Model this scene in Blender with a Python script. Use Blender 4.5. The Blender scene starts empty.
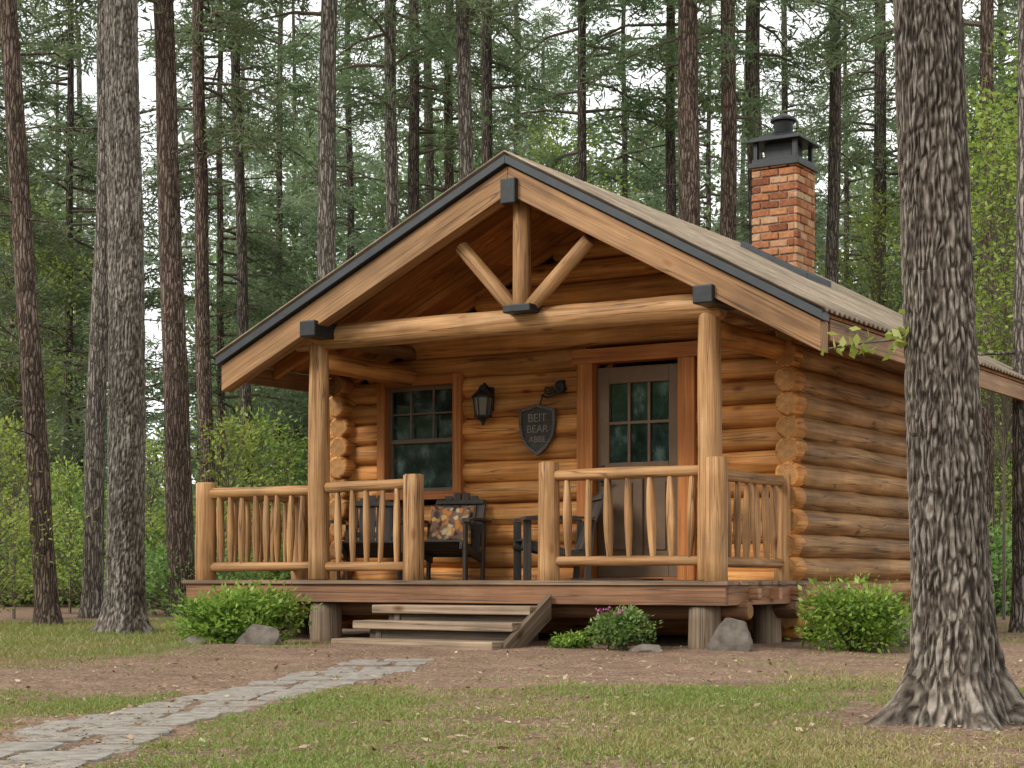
import bpy, math, random
import numpy as np
from mathutils import Vector, Matrix, noise, Euler
random.seed(7); rng=np.random.default_rng(11)
scene=bpy.context.scene
COL=scene.collection
CA,SA=math.cos(math.radians(31.4)),math.sin(math.radians(31.4))
CX,CY,CZ=6.25,-13.41,0.62
F=1763.0
def V(lat,dep,z=0.0): return (CX+CA*lat-SA*dep, CY+SA*lat+CA*dep, z)
def bearing(b,dep,z=0.0):
    return V((b-512)/F*dep,dep,z)
# ---------------------------------------------------------------- nodes
class NT:
    def __init__(s,name):
        s.m=bpy.data.materials.new(name); s.m.use_nodes=True; s.t=s.m.node_tree; s.t.nodes.clear()
    def n(s,typ,ins=None,**pr):
        nd=s.t.nodes.new(typ)
        for k,v in pr.items(): setattr(nd,k,v)
        for k,v in (ins or {}).items():
            sk=nd.inputs[k]
            if hasattr(v,'is_output'): s.t.links.new(v,sk)
            else: sk.default_value=v
        return nd
    def noise(s,vec,scale,detail=5,rough=.55,dist=0):
        return s.n('ShaderNodeTexNoise',{'Vector':vec,'Scale':scale,'Detail':detail,'Roughness':rough,'Distortion':dist}).outputs[0]
    def map(s,vec,sc):
        return s.n('ShaderNodeMapping',{'Vector':vec,'Scale':sc}).outputs[0]
    def ramp(s,fac,stops):
        r=s.n('ShaderNodeValToRGB',{'Fac':fac}); e=r.color_ramp.elements
        while len(e)>1: e.remove(e[-1])
        e[0].position=stops[0][0]; c=stops[0][1]; e[0].color=(*c,1) if hasattr(c,'__len__') else (c,c,c,1)
        for p,c in stops[1:]:
            q=e.new(p); q.color=(*c,1) if hasattr(c,'__len__') else (c,c,c,1)
        return r.outputs[0]
    def mix(s,f,a,b,mode='MIX'):
        def c(v): return (*v,1) if isinstance(v,tuple) and len(v)==3 else v
        return s.n('ShaderNodeMixRGB',{0:f,1:c(a),2:c(b)},blend_type=mode).outputs[0]
    def math(s,op,a,b=0.0):
        return s.n('ShaderNodeMath',{0:a,1:b},operation=op).outputs[0]
    def attr(s,nm): return s.n('ShaderNodeAttribute',attribute_name=nm).outputs['Fac']
    def bump(s,h,strength=.5,dist=.02):
        return s.n('ShaderNodeBump',{'Height':h,'Strength':strength,'Distance':dist}).outputs[0]
    def out(s,sh): s.n('ShaderNodeOutputMaterial',{'Surface':sh}); return s.m
    def pr(s,col,rough=.6,nrm=None,metal=0.0,spec=.5):
        if isinstance(col,tuple): col=(*col,1)
        d={'Base Color':col,'Roughness':rough,'Metallic':metal,'Specular IOR Level':spec}
        if nrm is not None: d['Normal']=nrm
        return s.out(s.n('ShaderNodeBsdfPrincipled',d).outputs[0])
def wood(name,cd,cm,cl,gu=16,gv=1.0,rough=.62,bump=.35,crack=.8,knots=True,blotch=.35,spec=.3):
    m=NT(name); tc=m.n('ShaderNodeTexCoord'); uv=tc.outputs['UV']; ob=tc.outputs['Object']
    n1=m.noise(m.map(uv,(gu,gv,1)),1,6,.6,.7)
    c=m.ramp(n1,[(.3,cd),(.5,cm),(.7,cl)])
    n2=m.noise(m.map(uv,(gu*6,gv*2,1)),1,4,.6)
    c=m.mix(1.0,c,m.ramp(n2,[(.3,.72),(.65,1.12)]),'MULTIPLY')
    n3=m.noise(ob,1.6,4)
    c=m.mix(1.0,c,m.ramp(n3,[(.3,1-blotch),(.62,1.1)]),'MULTIPLY')
    ck=m.math('ABSOLUTE',m.math('SUBTRACT',m.noise(m.map(uv,(gu*.55,gv*.3,1)),1,3,.5,.3),.5))
    ckr=m.ramp(ck,[(.0,0.0),(.012,1.0)])
    c=m.mix(crack,c,m.mix(1.0,c,m.mix(.8,(1,1,1),ckr),'MULTIPLY'))
    h=m.math('ADD',m.math('MULTIPLY',n1,.5),m.math('MULTIPLY',ckr,.5*crack))
    h=m.math('ADD',h,m.math('MULTIPLY',n2,.2))
    if knots:
        vo=m.n('ShaderNodeTexVoronoi',{'Vector':m.map(uv,(3.4,1.5,1)),'Scale':1.0,'Randomness':1.0}).outputs['Distance']
        kr=m.ramp(vo,[(.03,(.22,.14,.1)),(.085,(.7,.55,.42)),(.13,(1,1,1))])
        c=m.mix(.85,c,m.mix(1.0,c,kr,'MULTIPLY'))
    hs=m.n('ShaderNodeHueSaturation',{'Color':c,'Value':m.attr('tone')}).outputs[0]
    return m.pr(hs,rough,m.bump(h,bump,.02),spec=spec)
def endgrain(name,cd,cl):
    m=NT(name); tc=m.n('ShaderNodeTexCoord'); uv=tc.outputs['UV']
    ln=m.n('ShaderNodeVectorMath',{0:uv},operation='LENGTH').outputs['Value']
    w=m.math('SINE',m.math('ADD',m.math('MULTIPLY',ln,420.0),m.math('MULTIPLY',m.noise(uv,9,3),9.0)))
    c=m.ramp(m.math('ADD',m.math('MULTIPLY',w,.3),m.noise(uv,14,4)),[(.2,cd),(.8,cl)])
    hs=m.n('ShaderNodeHueSaturation',{'Color':c,'Value':m.attr('tone')}).outputs[0]
    return m.pr(hs,.8,m.bump(w,.2,.005),spec=.2)
def leafmat(name,cols,trans=.35,var=.3):
    m=NT(name)
    c=m.ramp(m.attr('tone'),[(0,cols[0]),(.5,cols[1]),(1,cols[2])])
    rnd=m.n('ShaderNodeObjectInfo').outputs['Random']
    v=m.math('ADD',m.math('MULTIPLY',rnd,var),1-var*.5)
    hu=m.math('ADD',m.math('MULTIPLY',rnd,.03),.485)
    c=m.n('ShaderNodeHueSaturation',{'Color':c,'Value':v,'Hue':hu}).outputs[0]
    d=m.n('ShaderNodeBsdfDiffuse',{'Color':c}).outputs[0]
    t=m.n('ShaderNodeBsdfTranslucent',{'Color':c}).outputs[0]
    g=m.n('ShaderNodeBsdfGlossy',{'Color':(.6,.65,.6,1),'Roughness':.5}).outputs[0]
    a=m.n('ShaderNodeMixShader',{0:trans,1:d,2:t}).outputs[0]
    return m.out(m.n('ShaderNodeMixShader',{0:.05,1:a,2:g}).outputs[0])
def barkmat(name,cd,cm,cl,k=22,detail=False):
    m=NT(name); tc=m.n('ShaderNodeTexCoord'); ob=tc.outputs['Object']
    nz=m.noise(m.map(ob,(14,14,4)),1,6,.65)
    if detail:
        f=m.attr('fur')
    else:
        dn=m.n('ShaderNodeTexNoise',{'Vector':ob,'Scale':6.0,'Detail':3.0}).outputs['Color']
        vec=m.n('ShaderNodeVectorMath',{0:m.map(ob,(k,k,k*.14)),1:m.n('ShaderNodeVectorMath',{0:dn,1:(1.6,1.6,1.6)},operation='MULTIPLY').outputs[0]},operation='ADD').outputs[0]
        f=m.n('ShaderNodeTexVoronoi',{'Vector':vec,'Scale':1.0},feature='DISTANCE_TO_EDGE').outputs['Distance']
        f=m.ramp(f,[(.0,0.0),(.3,1.0)])
    h=m.math('ADD',m.math('MULTIPLY',f,.7),m.math('MULTIPLY',nz,.5))
    c=m.ramp(h,[(.25,cd),(.6,cm),(.95,cl)])
    big=m.noise(m.map(ob,(1.4,1.4,.5)),1,4)
    c=m.mix(1.0,c,m.ramp(big,[(.3,.72),(.68,1.18)]),'MULTIPLY')
    fine=m.noise(m.map(ob,(60,60,18)),1,4,.7)
    c=m.mix(1.0,c,m.ramp(fine,[(.3,.68),(.7,1.22)]),'MULTIPLY')
    return m.pr(c,.9,m.bump(m.math('ADD',h,m.math('MULTIPLY',fine,.35)),.9,.03),spec=.12)
def plain(name,col,rough=.6,metal=0.0,ns=8,amp=.3,bump=.1,spec=.5):
    m=NT(name); ob=m.n('ShaderNodeTexCoord').outputs['Object']
    nz=m.noise(ob,ns,6,.6)
    c=m.mix(1.0,(*col,1),m.ramp(nz,[(.3,1-amp),(.7,1+amp*.6)]),'MULTIPLY')
    return m.pr(c,rough,m.bump(nz,bump,.01),metal,spec)
LOG=wood('log_wall_wood',(.26,.088,.02),(.56,.235,.06),(.72,.37,.125),gu=13,gv=.7)
LOGS=wood('log_shaded_side_wood',(.18,.08,.026),(.38,.195,.073),(.53,.31,.135),gu=13,gv=.7)  # shade on the side wall put into the wood as darker browns
END=endgrain('log_end_grain',(.20,.09,.03),(.52,.28,.11))
PEEL=wood('peeled_pole_wood',(.21,.10,.036),(.40,.21,.085),(.56,.335,.16),gu=18,gv=.9,blotch=.3)
PEND=endgrain('pole_end_grain',(.26,.15,.07),(.50,.33,.17))
BEAM=wood('rake_beam_wood',(.17,.085,.035),(.31,.165,.072),(.43,.245,.115),gu=14,gv=.6,blotch=.3)
RIM=wood('deck_rim_wood',(.14,.065,.032),(.25,.12,.06),(.34,.18,.095),gu=14,gv=.6,blotch=.3)
TRIM=wood('trim_wood',(.26,.082,.018),(.42,.145,.034),(.52,.205,.058),gu=25,gv=.6,knots=False,crack=.3,blotch=.15)
BOARD=wood('ceiling_board_wood',(.24,.08,.02),(.46,.18,.048),(.58,.28,.09),gu=20,gv=.5,crack=.4)
DECK=wood('deck_board_wood',(.13,.08,.05),(.23,.15,.095),(.33,.23,.155),gu=25,gv=.6,blotch=.3)
STEPW=wood('step_wood',(.12,.08,.05),(.25,.175,.115),(.36,.265,.185),gu=25,gv=.6,blotch=.3)
DARKW=wood('dark_chair_wood',(.022,.019,.016),(.055,.045,.037),(.095,.08,.066),gu=25,gv=.6,knots=False,crack=.3,rough=.6)
BLACK=plain('black_metal',(.018,.02,.022),.45,.3,ns=14,amp=.4)
TRIMB=plain('dark_edge_metal',(.03,.036,.042),.5,.2,ns=6,amp=.3)
# ---------------------------------------------------------------- mesh builder
class MB:
    def __init__(s): s.v=[];s.f=[];s.uv=[];s.t=[];s.mi=[];s.sm=[]
    def face(s,idx,uvs,tone,mi,sm=False):
        s.f.append(idx); s.uv.extend(uvs); s.t.append(tone); s.mi.append(mi); s.sm.append(sm)
    def log(s,p0,p1,r0,r1=None,seg=12,step=.22,wob=.05,tone=None,mid=0,mat=0,cap=1,rnd=.8):
        p0=Vector(p0);p1=Vector(p1); r1=r0 if r1 is None else r1
        if tone is None: tone=random.uniform(.82,1.15)
        ax=p1-p0; L=ax.length; ax.normalize()
        ref=Vector((0,1,0)) if abs(ax.y)<.7 else Vector((1,0,0))
        e1=(ref-ax*ref.dot(ax)).normalized(); e2=ax.cross(e1)
        n=max(3,int(L/step)); ts=[0,min(.012/L,.05)]+[i/n for i in range(1,n)]+[1-min(.012/L,.05),1]
        ou,ov=random.uniform(0,50),random.uniform(0,50); sd=Vector((ou,ov,0)); base=len(s.v)
        for k,t in enumerate(ts):
            r=r0+(r1-r0)*t+mid*math.sin(math.pi*t)
            if k in(0,len(ts)-1): r*=rnd
            c=p0+ax*(L*t)+ (e1*noise.noise(sd+Vector((t*L*.8,0,3)))+e2*noise.noise(sd+Vector((t*L*.8,9,3))))*wob*r0*1.2
            for j in range(seg):
                a=2*math.pi*j/seg; d=e1*math.cos(a)+e2*math.sin(a)
                w=1+wob*noise.noise(sd+d*1.2+Vector((0,0,t*L*1.7)))*2
                s.v.append(c+d*(r*w))
        for k in range(len(ts)-1):
            for j in range(seg):
                j2=(j+1)%seg; a=base+k*seg
                u0,u1=j/seg*2*math.pi*r0,(j+1)/seg*2*math.pi*r0; v0,v1=ts[k]*L,ts[k+1]*L
                s.face((a+j,a+j2,a+seg+j2,a+seg+j),[(ou+u0,ov+v0),(ou+u1,ov+v0),(ou+u1,ov+v1),(ou+u0,ov+v1)],tone,mat,True)
        for k,fl in((0,True),(len(ts)-1,False)):
            a=base+k*seg; idx=[a+j for j in range(seg)]
            uvs=[(r0*math.cos(2*math.pi*j/seg),r0*math.sin(2*math.pi*j/seg)) for j in range(seg)]
            if fl: idx=idx[::-1]; uvs=uvs[::-1]
            s.face(tuple(idx),uvs,tone,cap,False)
    def box(s,c,sz,R=None,tone=None,mat=0):
        if tone is None: tone=random.uniform(.85,1.12)
        c=Vector(c); h=[q/2 for q in sz]; base=len(s.v)
        for x in(-1,1):
            for y in(-1,1):
                for z in(-1,1):
                    p=Vector((x*h[0],y*h[1],z*h[2]))
                    s.v.append(c+(R@p if R is not None else p))
        ou,ov=random.uniform(0,50),random.uniform(0,50)
        la=max(range(3),key=lambda i:sz[i])
        for fc in((0,1,3,2),(4,6,7,5),(0,4,5,1),(2,3,7,6),(0,2,6,4),(1,5,7,3)):
            loc=[((i>>2&1)*sz[0],(i>>1&1)*sz[1],(i&1)*sz[2]) for i in fc]
            var=[a for a in range(3) if max(l[a] for l in loc)-min(l[a] for l in loc)>1e-9]
            if len(var)<2: var=[0,1]
            va=la if la in var else var[0]; ua=[a for a in var if a!=va][0]
            s.face(tuple(base+i for i in fc),[(ou+l[ua],ov+l[va]) for l in loc],tone,mat)
    def prism(s,pts,ext,tone=1.0,mat=0):
        pts=[Vector(p) for p in pts]; ext=Vector(ext); n=len(pts); base=len(s.v)
        es=[(pts[(i+1)%n]-pts[i]) for i in range(n)]; d=max(es,key=lambda e:e.length).normalized()
        nn=(es[0].cross(es[1])).normalized(); cc=d.cross(nn)
        s.v+=pts+[p+ext for p in pts]; ou=random.uniform(0,50)
        en=ext.normalized()
        s.face(tuple(base+i for i in range(n)),[(ou+p.dot(cc),p.dot(d)) for p in pts],tone,mat)
        s.face(tuple(base+n+i for i in range(n))[::-1],[(ou+p.dot(cc),p.dot(d)) for p in pts][::-1],tone,mat)
        for i in range(n):
            j=(i+1)%n; q=[s.v[base+i],s.v[base+n+i],s.v[base+n+j],s.v[base+j]]
            s.face((base+i,base+n+i,base+n+j,base+j),[(ou+p.dot(en)+p.dot(cc)*.3,p.dot(d)) for p in q],tone,mat)
    def tube(s,pts,r,seg=8,tone=1.0):
        pts=[Vector(p) for p in pts]; base=len(s.v); n=len(pts)
        for i,p in enumerate(pts):
            t=(pts[min(i+1,n-1)]-pts[max(i-1,0)]).normalized(); e1=t.cross(Vector((0,1,0.01))).normalized(); e2=t.cross(e1)
            for j in range(seg):
                a=2*math.pi*j/seg; s.v.append(p+(e1*math.cos(a)+e2*math.sin(a))*r)
        for i in range(n-1):
            for j in range(seg):
                a=base+i*seg; j2=(j+1)%seg; s.face((a+j,a+j2,a+seg+j2,a+seg+j),[(0,0),(.01,0),(.01,.01),(0,.01)],tone,0,True)
        s.face(tuple(base+j for j in range(seg))[::-1],[(0,0)]*seg,tone,0); s.face(tuple(base+(n-1)*seg+j for j in range(seg)),[(0,0)]*seg,tone,0)
    def lathe(s,c,prof,seg=16,tone=1.0,mat=0,sm=True):
        c=Vector(c); base=len(s.v)
        for r,z in prof:
            for j in range(seg):
                a=2*math.pi*(j+.5)/seg; s.v.append(c+Vector((r*math.cos(a),r*math.sin(a),z)))
        for k in range(len(prof)-1):
            for j in range(seg):
                j2=(j+1)%seg; a=base+k*seg
                s.face((a+j,a+j2,a+seg+j2,a+seg+j),[(j*.05,k*.05),(j*.05+.05,k*.05),(j*.05+.05,k*.05+.05),(j*.05,k*.05+.05)],tone,mat,sm)
        s.face(tuple(base+j for j in range(seg))[::-1],[(0,0)]*seg,tone,mat)
        e=base+(len(prof)-1)*seg
        s.face(tuple(e+j for j in range(seg)),[(0,0)]*seg,tone,mat)
    def build(s,name,mats,parent=None,bevel=0,loc=None):
        me=bpy.data.meshes.new(name); me.from_pydata([tuple(v) for v in s.v],[],s.f)
        uvl=me.uv_layers.new(name='UVMap'); uvl.data.foreach_set('uv',np.array(s.uv,dtype=np.float32).ravel())
        a=me.attributes.new('tone','FLOAT','FACE'); a.data.foreach_set('value',np.array(s.t,dtype=np.float32))
        me.polygons.foreach_set('material_index',np.array(s.mi,dtype=np.int32))
        me.polygons.foreach_set('use_smooth',np.array(s.sm,dtype=bool))
        for m in mats: me.materials.append(m)
        me.update()
        o=bpy.data.objects.new(name,me); COL.objects.link(o)
        if parent: o.parent=parent
        if loc: o.location=loc
        if bevel:
            b=o.modifiers.new('bevel','BEVEL'); b.width=bevel; b.segments=2; b.limit_method='ANGLE'; b.angle_limit=math.radians(50)
        return o
def empty(name,loc,label,cat,group=None):
    o=bpy.data.objects.new(name,None); o.empty_display_size=.2; o.location=loc; COL.objects.link(o)
    o['label']=label; o['category']=cat
    if group: o['group']=group
    return o
def tag(o,label,cat,group=None):
    o['label']=label; o['category']=cat
    if group: o['group']=group
def quadmesh(name,Q,tone,mi,mats,smooth=False):
    M=len(Q); me=bpy.data.meshes.new(name)
    me.vertices.add(M*4); me.vertices.foreach_set('co',np.ascontiguousarray(Q,dtype=np.float32).ravel())
    me.loops.add(M*4); me.loops.foreach_set('vertex_index',np.arange(M*4,dtype=np.int32))
    me.polygons.add(M); me.polygons.foreach_set('loop_start',np.arange(0,M*4,4,dtype=np.int32))
    me.update(calc_edges=True)
    me.polygons.foreach_set('material_index',np.asarray(mi,dtype=np.int32))
    a=me.attributes.new('tone','FLOAT','FACE'); a.data.foreach_set('value',np.asarray(tone,dtype=np.float32))
    for m in mats: me.materials.append(m)
    me.validate(); me.update()
    return me
def nrm(a): return a/np.maximum(np.linalg.norm(a,axis=-1,keepdims=True),1e-9)
def leaves(c,d,w,l,flat=None):
    n=len(c); d=nrm(d)
    r=rng.normal(size=(n,3))
    if flat is not None: r=r*(1-flat)+np.cross(d,np.array([0,0,1.0]))*flat*2
    s=nrm(r-d*np.sum(r*d,axis=1,keepdims=True))
    w=np.broadcast_to(w,(n,))[:,None]; l=np.broadcast_to(l,(n,))[:,None]
    return np.stack([c-d*l*.5,c+s*w*.5-d*l*.08,c+d*l*.5,c-s*w*.5-d*l*.08],axis=1)
def limbq(p0,p1,r0,r1):
    p0=np.array(p0,float);p1=np.array(p1,float); a=nrm(p1-p0); ref=np.array([0,0,1.]) if abs(a[2])<.8 else np.array([1.,0,0])
    e1=nrm(np.cross(a,ref)); e2=np.cross(a,e1); q=[]
    for k in range(4):
        t0,t1=k*math.pi/2,(k+1)*math.pi/2
        d0=e1*math.cos(t0)+e2*math.sin(t0); d1=e1*math.cos(t1)+e2*math.sin(t1)
        q.append([p0+d0*r0,p0+d1*r0,p1+d1*r1,p1+d0*r1])
    return np.array(q)
# ---------------------------------------------------------------- world, light, camera
w=bpy.data.worlds.new('World'); scene.world=w; w.use_nodes=True
nt=w.node_tree; nt.nodes.clear()
sun_to=Vector((-.42,-.74,.56)).normalized()
sky=nt.nodes.new('ShaderNodeTexSky'); sky.sky_type='NISHITA'; sky.sun_disc=False
sky.sun_elevation=math.asin(sun_to.z); sky.sun_rotation=math.atan2(sun_to.x,sun_to.y)
sky.dust_density=1.5; sky.air_density=1.0; sky.ozone_density=1.0
tcw=nt.nodes.new('ShaderNodeTexCoord'); nzw=nt.nodes.new('ShaderNodeTexNoise'); nzw.inputs['Scale'].default_value=2.5; nzw.inputs['Detail'].default_value=6
nt.links.new(tcw.outputs['Generated'],nzw.inputs['Vector'])
rw=nt.nodes.new('ShaderNodeValToRGB'); rw.color_ramp.elements[0].position=.3; rw.color_ramp.elements[0].color=(.76,.76,.76,1); rw.color_ramp.elements[1].position=.6; rw.color_ramp.elements[1].color=(.97,.97,.97,1)
nt.links.new(nzw.outputs[0],rw.inputs[0])
mw=nt.nodes.new('ShaderNodeMixRGB'); mw.inputs[2].default_value=(10.0,10.2,9.9,1)
nt.links.new(rw.outputs[0],mw.inputs[0]); nt.links.new(sky.outputs[0],mw.inputs[1])
bg=nt.nodes.new('ShaderNodeBackground'); bg.inputs['Strength'].default_value=.15
ow=nt.nodes.new('ShaderNodeOutputWorld'); nt.links.new(mw.outputs[0],bg.inputs[0]); nt.links.new(bg.outputs[0],ow.inputs[0])
sl=bpy.data.lights.new('sun','SUN'); sl.energy=2.6; sl.angle=math.radians(20); sl.color=(1,.95,.88)
so=bpy.data.objects.new('sun',sl); so.rotation_euler=sun_to.to_track_quat('Z','Y').to_euler(); COL.objects.link(so)
cam=bpy.data.cameras.new('camera'); cam.sensor_width=36; cam.lens=F/1024*36; cam.shift_y=(575-384)/1024; cam.clip_end=2000; cam.clip_start=.1
co=bpy.data.objects.new('camera',cam); co.location=(CX,CY,CZ); co.rotation_euler=(math.pi/2,0,math.radians(31.4)); COL.objects.link(co); scene.camera=co
scene.view_settings.view_transform='Standard'; scene.view_settings.look='None'; scene.view_settings.exposure=0
# ---------------------------------------------------------------- ground
def vnoise(x,y,seed=0):
    x=np.asarray(x,float);y=np.asarray(y,float)
    xi=np.floor(x).astype(np.int64); yi=np.floor(y).astype(np.int64); fx=x-xi; fy=y-yi
    fx=fx*fx*(3-2*fx); fy=fy*fy*(3-2*fy)
    def h(a,b):
        n=(a*374761393+b*668265263+seed*974711)&0x7fffffff
        n=((n^(n>>13))*1274126177)&0x7fffffff
        return ((n^(n>>16))&0xffff)/65535.0
    return (h(xi,yi)*(1-fx)+h(xi+1,yi)*fx)*(1-fy)+(h(xi,yi+1)*(1-fx)+h(xi+1,yi+1)*fx)*fy
def gh(x,y):
    return .05*(vnoise(x*.5,y*.5,3)-.5)+.025*(vnoise(x*1.7,y*1.7,5)-.5)+.012*(vnoise(x*5,y*5,6)-.5)
def sst(a,b,x):
    t=np.clip((x-a)/(b-a),0,1); return t*t*(3-2*t)
PATHC=[(-.85,13.0),(-.93,11.75),(-1.08,10.6),(-1.28,9.5),(-1.47,8.4),(-1.60,7.5),(-1.66,6.6),(-1.68,5.6),(-1.72,3.6)]
def pathd(lat,dep):
    ds=np.array([p[1] for p in PATHC][::-1]); ls=np.array([p[0] for p in PATHC][::-1])
    c=np.interp(dep,ds,ls); return np.where((dep<13.1)&(dep>2),np.abs(lat-c),9.0)
def grassf(lat,dep):
    n=vnoise(lat*1.1,dep*.8,21)*.5+vnoise(lat*3,dep*2.2,22)*.3+vnoise(lat*9,dep*7,23)*.2
    z=.36-.50*sst(8.4,10.6,dep)
    z=z+1.1*sst(13.0,14.6,dep)*sst(-2.1,-3.2,lat)*(1-sst(20,26,dep))
    z=z+.5*sst(3.0,4.5,lat)*sst(11,16,dep)
    z=z+.18*sst(-.4,1.0,lat)*(1-sst(9.4,11.2,dep))
    z=z-.25*sst(22,28,dep)*(1-sst(3,6,lat))
    d=np.hypot(lat-1.82,dep-7.4); z=z-.6*(1-sst(.35,.9,d))
    z=z-.8*(1-sst(.24,.44,pathd(lat,dep)))
    return np.clip(z+(n-.5)*2.3,0,1)
lats=np.concatenate([-9-np.geomspace(.3,400,26)[::-1],np.linspace(-9,9,230),9+np.geomspace(.3,400,26)])
deps=np.concatenate([[-200,-80,-30,-10,0,2,4],np.linspace(5,24,260),24+np.geomspace(.3,500,30)])
LA,DE=np.meshgrid(lats,deps); X=CX+CA*LA-SA*DE; Y=CY+SA*LA+CA*DE; Z=gh(X,Y)
nv=len(lats); mv=len(deps)
me=bpy.data.meshes.new('ground')
idx=np.arange(mv*nv).reshape(mv,nv)
fc=np.stack([idx[:-1,:-1],idx[:-1,1:],idx[1:,1:],idx[1:,:-1]],-1).reshape(-1,4)
me.from_pydata(np.stack([X,Y,Z],-1).reshape(-1,3).tolist(),[],fc.tolist())
a=me.attributes.new('grass','FLOAT','POINT'); a.data.foreach_set('value',grassf(LA,DE).astype(np.float32).ravel())
me.polygons.foreach_set('use_smooth',np.ones(len(fc),bool))
m=NT('ground_soil_and_grass'); ob=m.n('ShaderNodeTexCoord').outputs['Object']
n1=m.noise(ob,26,8,.7); n2=m.noise(ob,2.2,6,.6); n3=m.noise(ob,90,4,.7)
vo=m.n('ShaderNodeTexVoronoi',{'Vector':m.map(ob,(1,1.6,1)),'Scale':55.0}).outputs['Color']
chip=m.n('ShaderNodeSeparateColor',{0:vo}).outputs[0]
dirt=m.ramp(n1,[(.28,(.09,.053,.035)),(.5,(.27,.175,.12)),(.72,(.43,.31,.225))])
dirt=m.mix(.45,dirt,m.ramp(chip,[(0,(.095,.053,.035)),(.5,(.29,.18,.12)),(1,(.52,.375,.275))]))
dirt=m.mix(1.0,dirt,m.ramp(n2,[(.3,.68),(.7,1.15)]),'MULTIPLY')
gr=m.ramp(n3,[(.25,(.06,.065,.016)),(.5,(.16,.16,.045)),(.75,(.28,.25,.085))])
gf=m.math('MULTIPLY',m.attr('grass'),.85)
gf=m.ramp(m.math('ADD',gf,m.math('MULTIPLY',m.math('SUBTRACT',n1,.5),.7)),[(.3,0.0),(.75,.85)])
m.pr(m.mix(gf,dirt,gr),.95,m.bump(m.math('ADD',n1,m.math('MULTIPLY',chip,.35)),.8,.03),spec=.1)
me.materials.append(m.m)
g=bpy.data.objects.new('ground',me); g['kind']='structure'; COL.objects.link(g)
# grass blades
GR=leafmat('grass_blade',((.37,.28,.13),(.24,.25,.06),(.17,.25,.045)),.3,0)
def blades(n,l0,l1,d0,d1,h):
    dep=d0+(d1-d0)*rng.random(n)**1.2; lat=(l0+(l1-l0)*rng.random(n))
    keep=rng.random(n)<np.clip(grassf(lat,dep)*1.05-.06,0,1)
    keep&=np.abs(lat)<dep*.36+.4
    lat=lat[keep];dep=dep[keep]; x=CX+CA*lat-SA*dep; y=CY+SA*lat+CA*dep
    incab=(x>-5.9)&(x<.35)&(y>-.2)&(y<6.3); x=x[~incab];y=y[~incab];k=len(x)
    hh=h*rng.uniform(.35,1.3,k)
    d=np.stack([rng.normal(0,.7,k),rng.normal(0,.7,k),np.ones(k)],1)
    c=np.stack([x,y,gh(x,y)+hh*.38],1)
    t=np.clip(vnoise(x*.9,y*.9,41)*.9+rng.normal(.05,.28,k),0,1)
    return leaves(c,d,.004+hh*.05,hh),t
b1,t1=blades(200000,-3.2,3.2,5.2,9.6,.028); b2,t2=blades(90000,-5,5,9.2,14,.034); b3,t3=blades(60000,-9,-1.5,12.5,24,.06); b4,t4=blades(30000,3,12,11,32,.06)
B=np.concatenate([b1,b2,b3,b4]);T=np.concatenate([t1,t2,t3,t4])
o=bpy.data.objects.new('grass',quadmesh('grass',B,T,np.zeros(len(B)),[GR])); COL.objects.link(o); o['kind']='stuff'; tag(o,'short patchy lawn grass growing through bare soil','grass')
# litter
LIT=leafmat('dry_litter',((.11,.06,.035),(.30,.20,.12),(.52,.41,.28)),.1,0)
n=90000; dep=5.2+13*rng.random(n)**1.3; lat=(rng.random(n)*2-1)*(dep*.36+.4)
x=CX+CA*lat-SA*dep; y=CY+SA*lat+CA*dep
d=np.stack([rng.normal(size=n),rng.normal(size=n),rng.normal(0,.12,n)],1)
lng=rng.uniform(.01,.035,n); wd=np.where(rng.random(n)<.8,.004,.014)
Q=leaves(np.stack([x,y,gh(x,y)+.007],1),d,wd,lng,.85)
n2=550; dep=6+8*rng.random(n2); lat=(rng.random(n2)*2-1)*(dep*.33); x=CX+CA*lat-SA*dep; y=CY+SA*lat+CA*dep
d=np.stack([rng.normal(size=n2),rng.normal(size=n2),rng.normal(0,.3,n2)],1)
Q2=leaves(np.stack([x,y,gh(x,y)+.014],1),d,rng.uniform(.015,.035,n2),rng.uniform(.03,.06,n2),.7)
Q=np.concatenate([Q,Q2]); T=np.concatenate([rng.random(n),rng.uniform(.2,1,n2)])
o=bpy.data.objects.new('leaf_litter',quadmesh('leaf_litter',Q,T,np.zeros(len(Q)),[LIT])); COL.objects.link(o); o['kind']='stuff'; tag(o,'dry needles and fallen leaves on the soil','leaf litter')
# path
PST=plain('path_stone',(.28,.25,.215),.9,0,ns=14,amp=.4,bump=.6,spec=.12)
mb=MB(); 
pd=12.7
while pd>3.6:
    stp=random.uniform(.30,.46)
    cl=float(np.interp(pd,[p[1] for p in PATHC][::-1],[p[0] for p in PATHC][::-1]))
    cuts=[-.32,random.uniform(-.12,.12),.32]
    sh=random.uniform(-.04,.04)
    for i in range(2):
        a0,a1=cuts[i]+.010,cuts[i+1]-.010
        pts=[];k=16; jd=random.uniform(-.04,.04)
        for q in range(k):
            an=2*math.pi*(q+.5)/k; ex=abs(math.cos(an))**.4*math.copysign(1,math.cos(an)); ey=abs(math.sin(an))**.4*math.copysign(1,math.sin(an))
            la=cl+sh+(a0+a1)/2+(a1-a0)/2*ex*random.uniform(.86,1.0); de=pd+jd+stp*.48*ey*random.uniform(.85,1.0)
            x,y,_=V(la,de); pts.append((x,y,float(gh(x,y))-.03))
        zc=sum(p[2] for p in pts)/k
        mb.prism([(p[0],p[1],zc) for p in pts],(0,0,.038+random.uniform(-.003,.003)),tone=1)
    pd-=stp
o=mb.build('path',[PST],bevel=.003); o['kind']='structure'
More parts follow.
